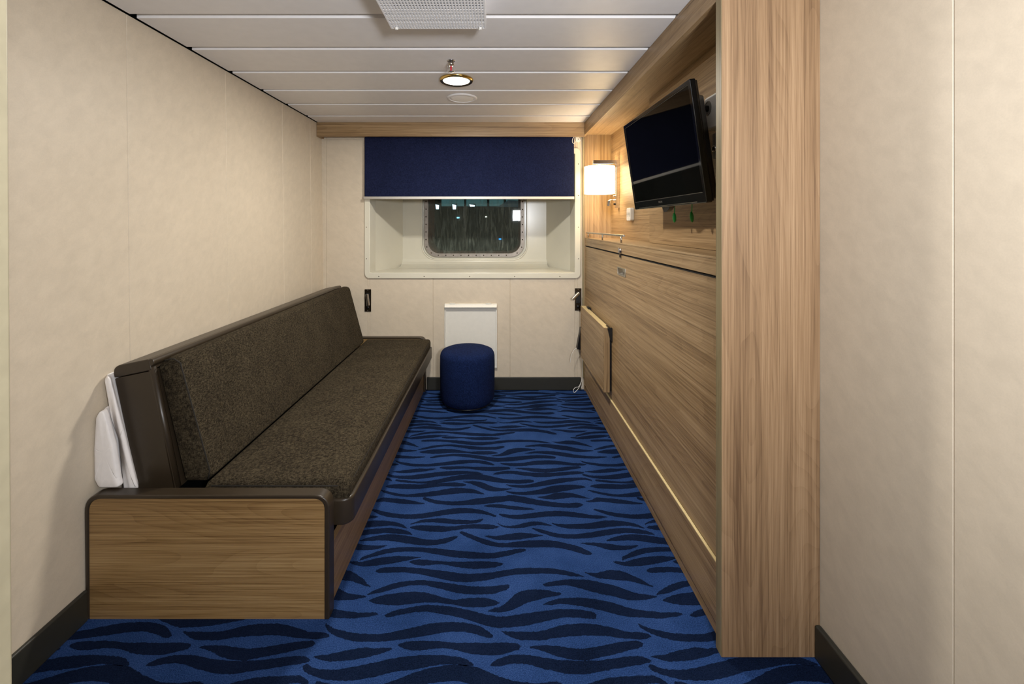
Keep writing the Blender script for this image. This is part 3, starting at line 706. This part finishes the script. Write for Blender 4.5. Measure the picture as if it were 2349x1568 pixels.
# bed front with a hole for the recessed handle
hy0, hy1, hz0_, hz1_ = 2.338, 2.489, 1.024, 1.070
bm = bmesh.new()
for a in ((Y0, hy0, .251, 1.137), (hy1, Y1, .251, 1.137), (hy0, hy1, .251, hz0_), (hy0, hy1, hz1_, 1.137)): bx(bm, CF, .72, *a)
bmesh.ops.remove_doubles(bm, verts=bm.verts, dist=1e-5)
bf = P('bed_front', bm, 'wy')
bm = ring_prism(bmesh.new(), rrect(hy0, hy1, hz0_, hz1_, .003, 3), rrect(hy0+.012, hy1-.008, hz0_+.006, hz1_-.006, .003, 3), 'X', CF-.003, CF)
h = part('recessed_handle', bm, 'steel', bf, bevel=.0008, seg=2)
bm = bmesh.new()
a = [(CF, hy0+.012, hz0_+.006), (CF, hy1-.008, hz0_+.006), (CF, hy1-.008, hz1_-.006), (CF, hy0+.012, hz1_-.006)]
b = [(CF+.014, hy0+.02, hz0_+.02), (CF+.014, hy1-.03, hz0_+.02), (CF+.014, hy1-.03, hz1_-.006), (CF+.014, hy0+.02, hz1_-.006)]
A = [bm.verts.new(p) for p in a]; B = [bm.verts.new(p) for p in b]
bm.faces.new(B)
for i in range(4): bm.faces.new((A[i], A[(i+1) % 4], B[(i+1) % 4], B[i]))
part('handle_cup', bm, 'steel', bf)
P('shadow_gap', box(CF+.006, .72, Y0, Y1, 1.1371, 1.1469), 'dark')
P('shelf_front', box(CF, .72, Y0, Y1, 1.147, 1.1985), 'wy', bevel=.0008, seg=2)
P('shelf_board', box(CF-.001, .909, Y0, Y1, 1.199, 1.207), 'wy', bevel=.0015, seg=2)
P('back_panel', box(.909, .925, Y0, Y1, 1.207, 2.03), 'wy')
P('television_board', box(.865, .9085, Y0, 2.436, 1.2085, 2.018), 'wy', bevel=.0008, seg=2)
P('end_panel', box(.697, .93, Y1, Y1+.018, .001, 2.0185), 'wz')
P('edge_batten', box(.684, .6965, Y1+.004, YB-.0005, .104, 2.0), 'wze')
P('niche_ceiling', box(.703, .93, Y0, Y1+.018, 2.0185, 2.035), 'wy')
P('header', box(.6835, .7025, Y0, 3.41, 2.003, 2.0995), 'wy', bevel=.001, seg=2)
# chrome turn-catch bridging the gap
ct = P('catch', lathe(bmesh.new(), [(.013, 0), (.013, -.005), (.010, -.008), (.001, -.009)], (CF, 2.425, 1.165), 'X', 24), 'chrome')
part('thumb_turn', tube(bmesh.new(), [(CF-.012, 2.425, 1.180), (CF-.012, 2.425, 1.150)], .0055, 12), 'chrome', ct, bevel=.002, seg=2)
part('keeper', box(CF-.010, CF, 2.417, 2.433, 1.125, 1.148), 'gunmetal', ct, bevel=.002, seg=2)

# guard rail on the shelf
gr = thing('guard_rail', 'short brushed metal guard rail on the shelf below the wall lamp', 'rail', (.712, 2.9, 1.207))
part('rail', tube(bmesh.new(), [(.712, 2.40, 1.2475), (.712, 3.385, 1.2475)], .0062, 14), 'steel', gr, bevel=.0015, seg=2)
for y in (2.455, 2.89, 3.335): part('post', tube(bmesh.new(), [(.712, y, 1.2072), (.712, y, 1.246)], .0045, 12), 'steel', gr)

# folding table hung on the bed front
ft = thing('folding_table', 'small wooden folding table folded flat against the bed cabinet front', 'table', (.68, 2.97, .293))
tt = part('tabletop', box(.654, .6885, 2.615, 3.327, .293, .685), 'wy', ft, bevel=.0025, seg=2)
bm = bmesh.new()
for a in ((2.618, 3.324, .293, .306), (2.618, 3.324, .672, .685)): bx(bm, .6515, .654, *a)
part('edge_lipping', ring_prism(bmesh.new(), rrect(2.615, 3.327, .293, .685, .003, 3), rrect(2.632, 3.314, .306, .672, .002, 3), 'X', .6518, .6539), 'wy', tt, bevel=.0006, seg=1)
part('near_edge', box(.6545, .688, 2.6138, 2.6152, .296, .682), 'wz', tt)
part('top_edge', box(.6545, .688, 2.618, 3.324, .6848, .6858), 'wbright', tt)
part('mounting_plate', box(.6888, .7005, 2.618, 3.322, .300, .678), 'black', ft)
part('hinge', prism(bmesh.new(), round_poly([(.672, .688), (.7005, .688), (.7005, .600), (.690, .612), (.682, .645)], [.008, .004, .002, .01, .01]), 'Y', 2.600, 2.6137), 'black', ft, bevel=.002, seg=2)
part('hinge', tube(bmesh.new(), [(.690, 3.18, .690), (.690, 3.24, .690)], .010, 14), 'black', ft)
part('bracket', box(.676, .690, 2.62, 2.66, .6858, .6905), 'gunmetal', ft, bevel=.001, seg=2)

# dark holder and cords in the corner
hd = obj('cord_holder', prism(bmesh.new(), [(.664, .500), (.6725, .500), (.6725, .325), (.634, .338)], 'Y', YB-.05, YB-.0005), 'black', bevel=.002, seg=2)
tag(hd, 'black wedge-shaped holder on the end wall half hidden by the folding table', 'cord holder')
def smooth_path(p, n=8): return crom([tuple(q) for q in p], n)
o = obj('cord', tube(bmesh.new(), smooth_path([(.640, YB-.045, .343), (.615, YB-.05, .335), (.592, YB-.055, .30), (.583, YB-.052, .26), (.580, YB-.05, .232)]), .0018, 6), 'white')
tag(o, 'short white cord curling down from the black holder on the end wall', 'cord')
o = obj('cord', tube(bmesh.new(), smooth_path([(.668, YB-.055, .32), (.674, YB-.06, .25), (.674, YB-.06, .18), (.672, YB-.06, .12), (.660, YB-.065, .07), (.636, YB-.08, .035), (.606, YB-.09, .012), (.598, YB-.09, .030), (.614, YB-.085, .048), (.640, YB-.075, .050), (.656, YB-.07, .072), (.672, YB-.06, .10), (.674, YB-.06, .06), (.664, YB-.062, .034)]), .002, 6), 'white')
tag(o, 'long white cord hanging in the corner and looping just above the carpet', 'cord')

# ================================================================== WALL LAMP
LX, LY = .764, 3.19
wlmp = thing('wall_lamp', 'lit wall lamp with white drum shade on a chrome bracket in the niche', 'lamp', (.909, LY, 1.43))
P = lambda n, b, m, **k: part(n, b, m, wlmp, **k)
P('back_plate', box(.882, .9088, 3.175, 3.207, 1.432, 1.785), 'chrome', bevel=.001, seg=2)
P('arm', box(.716, .882, 3.178, 3.204, 1.757, 1.785), 'chrome', bevel=.001, seg=2)
P('stem', tube(bmesh.new(), [(LX, LY, 1.70), (LX, LY, 1.758)], .007, 12), 'chrome')
t = NT('lamp_shade_fabric'); t.set(lin((250, 246, 236)), .8)
t.b.inputs['Emission Color'].default_value = lin((255, 226, 176)); t.b.inputs['Emission Strength'].default_value = S_SHADE
bm = bmesh.new(); seg = 64
for r, zz in ((.110, None), (.1075, None)): pass
rings = []
for r, z in ((.110, 1.538), (.110, 1.737), (.1072, 1.737), (.1072, 1.538)):
    rings.append([bm.verts.new((LX+r*math.cos(2*PI*k/seg), LY+r*math.sin(2*PI*k/seg), z)) for k in range(seg)])
for A, B in zip(rings, rings[1:]+rings[:1]):
    for k in range(seg): f = bm.faces.new((A[k], A[(k+1) % seg], B[(k+1) % seg], B[k])); f.smooth = True
P('shade', bm, t.m)
P('bulb', lathe(bmesh.new(), [(.001, -.04), (.018, -.034), (.026, -.015), (.027, .01), (.016, .035), (.012, .06), (.001, .062)], (LX, LY, 1.645), 'Z', 20), emit('bulb_glow', (255, 214, 150), S_BULB))
P('knob', tube(bmesh.new(), [(.882, 3.190, 1.520), (.866, 3.19, 1.520)], .007, 12), 'chrome', bevel=.002, seg=2)
P('knob', tube(bmesh.new(), [(.882, 3.190, 1.462), (.868, 3.19, 1.462)], .008, 12), 'black', bevel=.002, seg=2)
P('reading_arm', tube(bmesh.new(), [(.882, 3.190, 1.492), (.842, 3.19, 1.492), (.836, 3.19, 1.486)], .004, 10), 'chrome')
P('reading_head', tube(bmesh.new(), [(.838, 3.19, 1.487), (.832, 3.19, 1.447)], .0125, 16), 'chrome', bevel=.002, seg=2)

def light(name, typ, loc, energy, color, **k):
    d = bpy.data.lights.new(name, typ); d.energy = energy; d.color = color
    for a, v in k.items(): setattr(d, a, v)
    o = bpy.data.objects.new(name, d); COL.objects.link(o); o.location = loc; return o
# ================================================================== SOCKETS
so = thing('wall_socket', 'white double socket on the niche back between lamp and television', 'socket', (.909, 2.88, 1.336))
bm = prism(bmesh.new(), rrect(2.839, 2.924, 1.336, 1.422, .012, 5), 'X', .883, .9088)
part('housing', bm, 'white', so, bevel=.003, seg=3)
for y in (2.862, 2.902):
    s = part('outlet', lathe(bmesh.new(), [(.0165, 0), (.0165, -.0012), (.0145, -.0012), (.0145, .006), (.001, .006)], (.8829, y, 1.381), 'X', 24), 'offw', so)
    part('divider', box(.8812, .8838, y-.0145, y+.0145, 1.3795, 1.3825), 'grey', s)
so = thing('wall_socket', 'white socket box with a black plug behind the television near the pillar', 'socket', (.865, 1.6, 1.677))
bm = prism(bmesh.new(), rrect(1.54, 1.69, 1.672, 1.80, .02, 6), 'X', .812, .8648)
part('housing', bm, 'white', so, bevel=.006, seg=3)
part('outlet', lathe(bmesh.new(), [(.028, 0), (.028, -.002), (.024, -.002), (.022, .014), (.001, .014)], (.8119, 1.655, 1.755), 'X', 28), 'grey', so)
part('plug', tube(bmesh.new(), [(.822, 1.655, 1.755), (.770, 1.66, 1.755)], .012, 14), 'black', so, bevel=.002, seg=2)
so = thing('antenna_socket', 'grey aerial socket plate with round port below the white socket box', 'socket', (.865, 1.62, 1.575))
part('plate', box(.838, .8648, 1.56, 1.675, 1.565, 1.662), 'grey', so, bevel=.004, seg=2)
part('port', lathe(bmesh.new(), [(.012, 0), (.012, -.008), (.008, -.009), (.006, .002), (.001, .002)], (.838, 1.648, 1.60), 'X', 20), 'chrome', so)
part('port', lathe(bmesh.new(), [(.012, 0), (.012, -.008), (.008, -.009), (.006, .002), (.001, .002)], (.838, 1.60, 1.60), 'X', 20), 'chrome', so)

# ================================================================== TELEVISION
tv = thing('television', 'black flat television tilted downwards on the niche wall', 'television', (.7011, 1.882, 1.6043))
tv.rotation_euler = (math.radians(8.17), 0, math.radians(-88.79))
W, H = .735, .440
def T_(n, bm, m, parent=None, **k):
    o = obj(n, bm, m, None, **k); o.parent = parent or tv; return o
bz = T_('bezel', ring_prism(bmesh.new(), rrect(-W/2, W/2, -H/2, H/2, .006, 4), rrect(-W/2+.018, W/2-.018, -H/2+.040, H/2-.018, .001, 4), 'Y', .0, .022), 'gloss', bevel=.0035, seg=3)
T_('screen', box(-W/2+.0178, W/2-.0178, .0025, .020, -H/2+.0398, H/2-.0178), 'screen')
T_('screen_edge', box(-W/2+.022, W/2-.022, -.0006, .001, -H/2+.0385, -H/2+.0397), 'steel', bz)
T_('lower_lip', box(-.30, .30, -.0012, .001, -H/2+.006, -H/2+.008), 'steel', bz)
T_('rear_housing', prism(bmesh.new(), [(-W/2+.004, .022), (W/2-.004, .022), (W/2-.03, .040), (W/2-.06, .075), (-W/2+.06, .075), (-W/2+.03, .040)], 'Z', -H/2+.01, H/2-.05), 'black', bevel=.006, seg=3)
T_('top_housing', prism(bmesh.new(), [(-W/2+.004, .020), (W/2-.004, .020), (W/2-.012, .034), (-W/2+.012, .034)], 'Z', -H/2+.004, H/2-.004), 'black', bevel=.003, seg=2)
bm = prism(bmesh.new(), [(-.045, -H/2+.002), (.045, -H/2+.002), (.03, -H/2-.010), (.0, -H/2-.022), (-.028, -H/2-.024)], 'Y', .008, .03)
T_('sensor', bm, 'black', bevel=.002, seg=2)
tx = bpy.data.curves.new('logo', 'FONT'); tx.body = 'PHILIPS'; tx.size = .0125; tx.extrude = .0003; tx.align_x = 'CENTER'; tx.align_y = 'CENTER'
to = bpy.data.objects.new('logo_tmp', tx); COL.objects.link(to)
dg = bpy.context.evaluated_depsgraph_get(); me = bpy.data.meshes.new_from_object(to.evaluated_get(dg))
bpy.data.objects.remove(to); me.transform(Matrix.Rotation(PI/2, 4, 'X')); me.transform(Matrix.Translation((-.03, -.0004, -H/2+.0235)))
lo = bpy.data.objects.new('logo', me); COL.objects.link(lo); me.materials.clear(); me.materials.append(M['steel']); lo.parent = bz
bm = bmesh.new(); bx(bm, -.09, .09, .075, .085, -.09, .09)
T_('mount_plate', bm, 'black', bevel=.002, seg=2)
ma = T_('mount_arm', tube(bmesh.new(), [(0, .086, 0), (0, .150, .01)], .03, 12), 'black')
tg = [(1.936, .800, 0.), (1.764, .800, .05)]
for i, (y, x, rot) in enumerate(tg):
    g = thing('pull_tag', 'green oval plastic tag dangling below the television, %s' % ('facing the room, nearer the wall lamp' if i == 0 else 'turned edge-on, nearer the pillar'), 'tag', (x, y, 1.318), 'green tags under the television')
    bm = lathe(bmesh.new(), [(.0003, -.0025), (.0085, -.002), (.0105, 0), (.0085, .002), (.0003, .0025)], (0, 0, 0), 'Y', 28)
    for v in bm.verts: v.co.z = v.co.z*2.15
    ob = obj('tag_body', bm, 'green', None, smooth=True); ob.parent = g; ob.location = (0, 0, .0235); ob.rotation_euler = (0, math.radians(-4 if i == 0 else -9), rot+.35)
    ob = obj('strap', tube(bmesh.new(), [(0, 0, .044), (.001, .0, .075), (.003, 0, .13)], .0022, 8), 'green', None); ob.parent = g

# ================================================================== CEILING FITTINGS
dl = thing('downlight', 'round lit downlight with a brass ring in the ceiling', 'ceiling light', (-.216, 2.35, ZC))
cc = (-.216, 2.35, ZC)
part('ring', lathe(bmesh.new(), [(.072, -.0005), (.072, -.006), (.076, -.012), (.084, -.014), (.090, -.010), (.092, -.004), (.092, -.0005)], cc, 'Z', 64), 'brass', dl)
part('baffle', lathe(bmesh.new(), [(.0705, -.0004), (.0735, -.0115), (.082, -.0148), (.0825, -.0142), (.074, -.011), (.0715, -.0004)], cc, 'Z', 64), 'gunmetal', dl)
part('diffuser', lathe(bmesh.new(), [(.001, -.010), (.06, -.010), (.0712, -.0085), (.0712, -.0012), (.001, -.0012)], cc, 'Z', 64), emit('downlight_glow', (255, 250, 235), S_DOWN), dl)
sp = thing('ceiling_speaker', 'flat round white speaker in the ceiling beyond the downlight', 'speaker', (-.212, 2.69, ZC))
cc = (-.212, 2.69, ZC)
part('rim', lathe(bmesh.new(), [(.0745, -.0005), (.0745, -.0065), (.078, -.009), (.088, -.0065), (.094, -.002), (.094, -.0005)], cc, 'Z', 64), 'ventw', sp)
part('grille', lathe(bmesh.new(), [(.001, -.0065), (.055, -.006), (.0735, -.005), (.0735, -.0006), (.001, -.0006)], cc, 'Z', 64), 'speaker', sp)
sk = thing('sprinkler', 'small chrome sprinkler head with red bulb hanging before the downlight', 'sprinkler', (-.217, 2.08, ZC))
cc = (-.217, 2.08, ZC)
part('escutcheon', lathe(bmesh.new(), [(.001, -.0005), (.020, -.0005), (.020, -.002), (.014, -.003), (.001, -.003)], cc, 'Z', 32), 'chrome', sk)
part('body', lathe(bmesh.new(), [(.001, -.003), (.0125, -.003), (.0125, -.014), (.0145, -.016), (.0145, -.021), (.009, -.025), (.001, -.025)], cc, 'Z', 24), 'steel', sk)
bm = bmesh.new()
for s in (-1, 1): tube(bm, [(cc[0]+s*.010, cc[1], ZC-.020), (cc[0]+s*.0165, cc[1], ZC-.027), (cc[0]+s*.0165, cc[1], ZC-.052), (cc[0]+s*.006, cc[1], ZC-.054)], .0018, 8)
part('yoke', bm, 'chrome', sk)
part('deflector', lathe(bmesh.new(), [(.001, -.052), (.006, -.052), (.0165, -.054), (.0165, -.0555), (.001, -.0555)], cc, 'Z', 24), 'chrome', sk)
part('glass_bulb', tube(bmesh.new(), [(cc[0], cc[1], ZC-.027), (cc[0], cc[1], ZC-.050)], .0045, 12), 'red', sk)

vg = thing('ventilation_grille', 'white perforated ventilation box mounted on the ceiling nearest the camera', 'air vent', (-.2, 1.3, ZC))
vx0, vx1, vy0, vy1, vz = -.390, -.0365, 1.085, 1.607, 2.039
bm = bmesh.new()
NX, NY = 33, 48; dx = (vx1-vx0-.008)/NX; dy = (vy1-vy0-.008)/NY; hr = .0038
X = [vx0+.004+dx*i for i in range(NX+1)]; Y = [vy0+.004+dy*i for i in range(NY+1)]
G = [[bm.verts.new((x, y, vz)) for y in Y] for x in X]
cs8 = [(math.cos(math.radians(45*k+45)), math.sin(math.radians(45*k+45))) for k in range(8)]
for i in range(NX):
    for j in range(NY):
        c0 = (X[i]+dx/2, Y[j]+dy/2); h_ = [bm.verts.new((c0[0]+hr*u, c0[1]+hr*w, vz)) for u, w in cs8]
        c00, c10, c11, c01 = G[i][j], G[i+1][j], G[i+1][j+1], G[i][j+1]
        # octagon points: 0:45 1:90 2:135 3:180 4:225 5:270 6:315 7:0
        bm.faces.new((c11, c01, h_[2], h_[1], h_[0])); bm.faces.new((c01, c00, h_[4], h_[3], h_[2]))
        bm.faces.new((c00, c10, h_[6], h_[5], h_[4])); bm.faces.new((c10, c11, h_[0], h_[7], h_[6]))
po = part('perforated_plate', bm, 'ventw', vg)
sol = po.modifiers.new('thick', 'SOLIDIFY'); sol.thickness = .0012; sol.offset = 0
bm = bmesh.new()
for a in ((vx0, vx0+.004, vy0, vy1), (vx1-.004, vx1, vy0, vy1), (vx0+.004, vx1-.004, vy0, vy0+.004), (vx0+.004, vx1-.004, vy1-.004, vy1)): bx(bm, *a, vz-.0006, ZC-.0005)
part('casing', bm, 'ventw', vg)
part('duct_plate', box(vx0+.02, vx1-.02, vy0+.02, vy1-.02, ZC-.003, ZC-.0008), 'dark', vg)
for x in (vx0+.022, vx1-.022):
    part('knob', lathe(bmesh.new(), [(.001, -.009), (.0045, -.0085), (.0065, -.005), (.0065, 0), (.001, 0)], (x, vy1-.012, vz-.0007), 'Z', 20), 'white', vg)

# ================================================================== OUTSIDE (quay at night)
qy = 14.
q = thing('quay_building', 'dark quay building with a lit glazed upper band seen through the window', 'building', (0, qy, -8))
part('wall', box(-9, 9, qy, qy+.3, -8, 1.86), 'night', q)
part('upper_wall', box(-9, 9, qy+.35, qy+.5, 1.86, 6), 'night2', q)
wm = emit('lit_window', (120, 170, 175), .35)
x = -6.
while x < 6:
    w_ = random.uniform(.35, .9)
    f_ = part('window', box(x, x+w_, qy+.25, qy+.34, 1.92, 2.35), ('night2' if random.random() < .2 else wm), q)
    x += w_+.08
part('awning', prism(bmesh.new(), [(.05, 1.88), (2.0, 1.88), (1.2, 2.05), (.4, 2.1)], 'Y', qy-.2, qy), emit('lit_canopy', (90, 110, 120), .25), q)
for px, py, w_, h_ in ((1003, 474, .11, .15), (1042, 474, .12, .16), (1083, 471, .17, .07)):
    yy = 13.85; X_ = (px-1138)*yy/990; Z_ = EYE+(515-py)*yy/990
    r = part('floodlight', box(X_-w_/2-.02, X_+w_/2+.02, yy+.01, yy+.15, Z_-h_/2-.02, Z_+h_/2+.02), 'night2', q)
    part('lens', prism(bmesh.new(), [(X_-w_/2, Z_+h_/2), (X_+w_/2, Z_+h_/2-.03), (X_+w_/2-.01, Z_-h_/2), (X_-w_/2+.02, Z_-h_/2)], 'Y', yy-.01, yy+.01), emit('flood_glow', (200, 232, 255), 6), r)
for i, (px, py, r_) in enumerate(((1147, 548, .020), (1051, 499, .024), (1179, 463, .030), (1115, 497, .016))):
    yy = 13.97; X_ = (px-1138)*yy/990; Z_ = EYE+(515-py)*yy/990
    part('signal_lamp', box(X_-r_*1.8, X_+r_*1.8, yy-.02, yy+.04, Z_-r_, Z_+r_), emit('signal_glow%d' % i, ((40, 150, 255), (150, 220, 255), (60, 170, 255), (255, 250, 220))[i], 3.), q)

# ================================================================== LIGHTS, WORLD, CAMERA
light('downlight_beam', 'AREA', (-.216, 2.35, ZC-.018), E_DOWN, (1., .95, .86), shape='DISK', size=.13)
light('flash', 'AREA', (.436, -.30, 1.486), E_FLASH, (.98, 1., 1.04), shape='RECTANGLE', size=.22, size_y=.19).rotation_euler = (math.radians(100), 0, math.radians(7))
light('wall_lamp_bulb', 'POINT', (LX, LY, 1.645), E_LAMP, (1., .88, .71), shadow_soft_size=.03)
w = bpy.data.worlds.new('night'); bpy.context.scene.world = w; w.use_nodes = True
w.node_tree.nodes['Background'].inputs[0].default_value = (.010, .018, .024, 1); w.node_tree.nodes['Background'].inputs[1].default_value = .6

cam = bpy.data.cameras.new('camera'); co = bpy.data.objects.new('camera', cam); COL.objects.link(co)
co.location = (0, 0, EYE); co.rotation_euler = (PI/2, 0, 0)
cam.sensor_width = 36; cam.sensor_fit = 'HORIZONTAL'; cam.lens = 36*990/2349
cam.shift_x = (1174.5-1138)/2349; cam.shift_y = -(784-515)/2349; cam.clip_start = .02
sc = bpy.context.scene; sc.camera = co
sc.view_settings.view_transform = 'Standard'; sc.view_settings.look = 'None'; sc.view_settings.gamma = 1
sc.view_settings.use_curve_mapping = False; sc.view_settings.exposure = EXPO
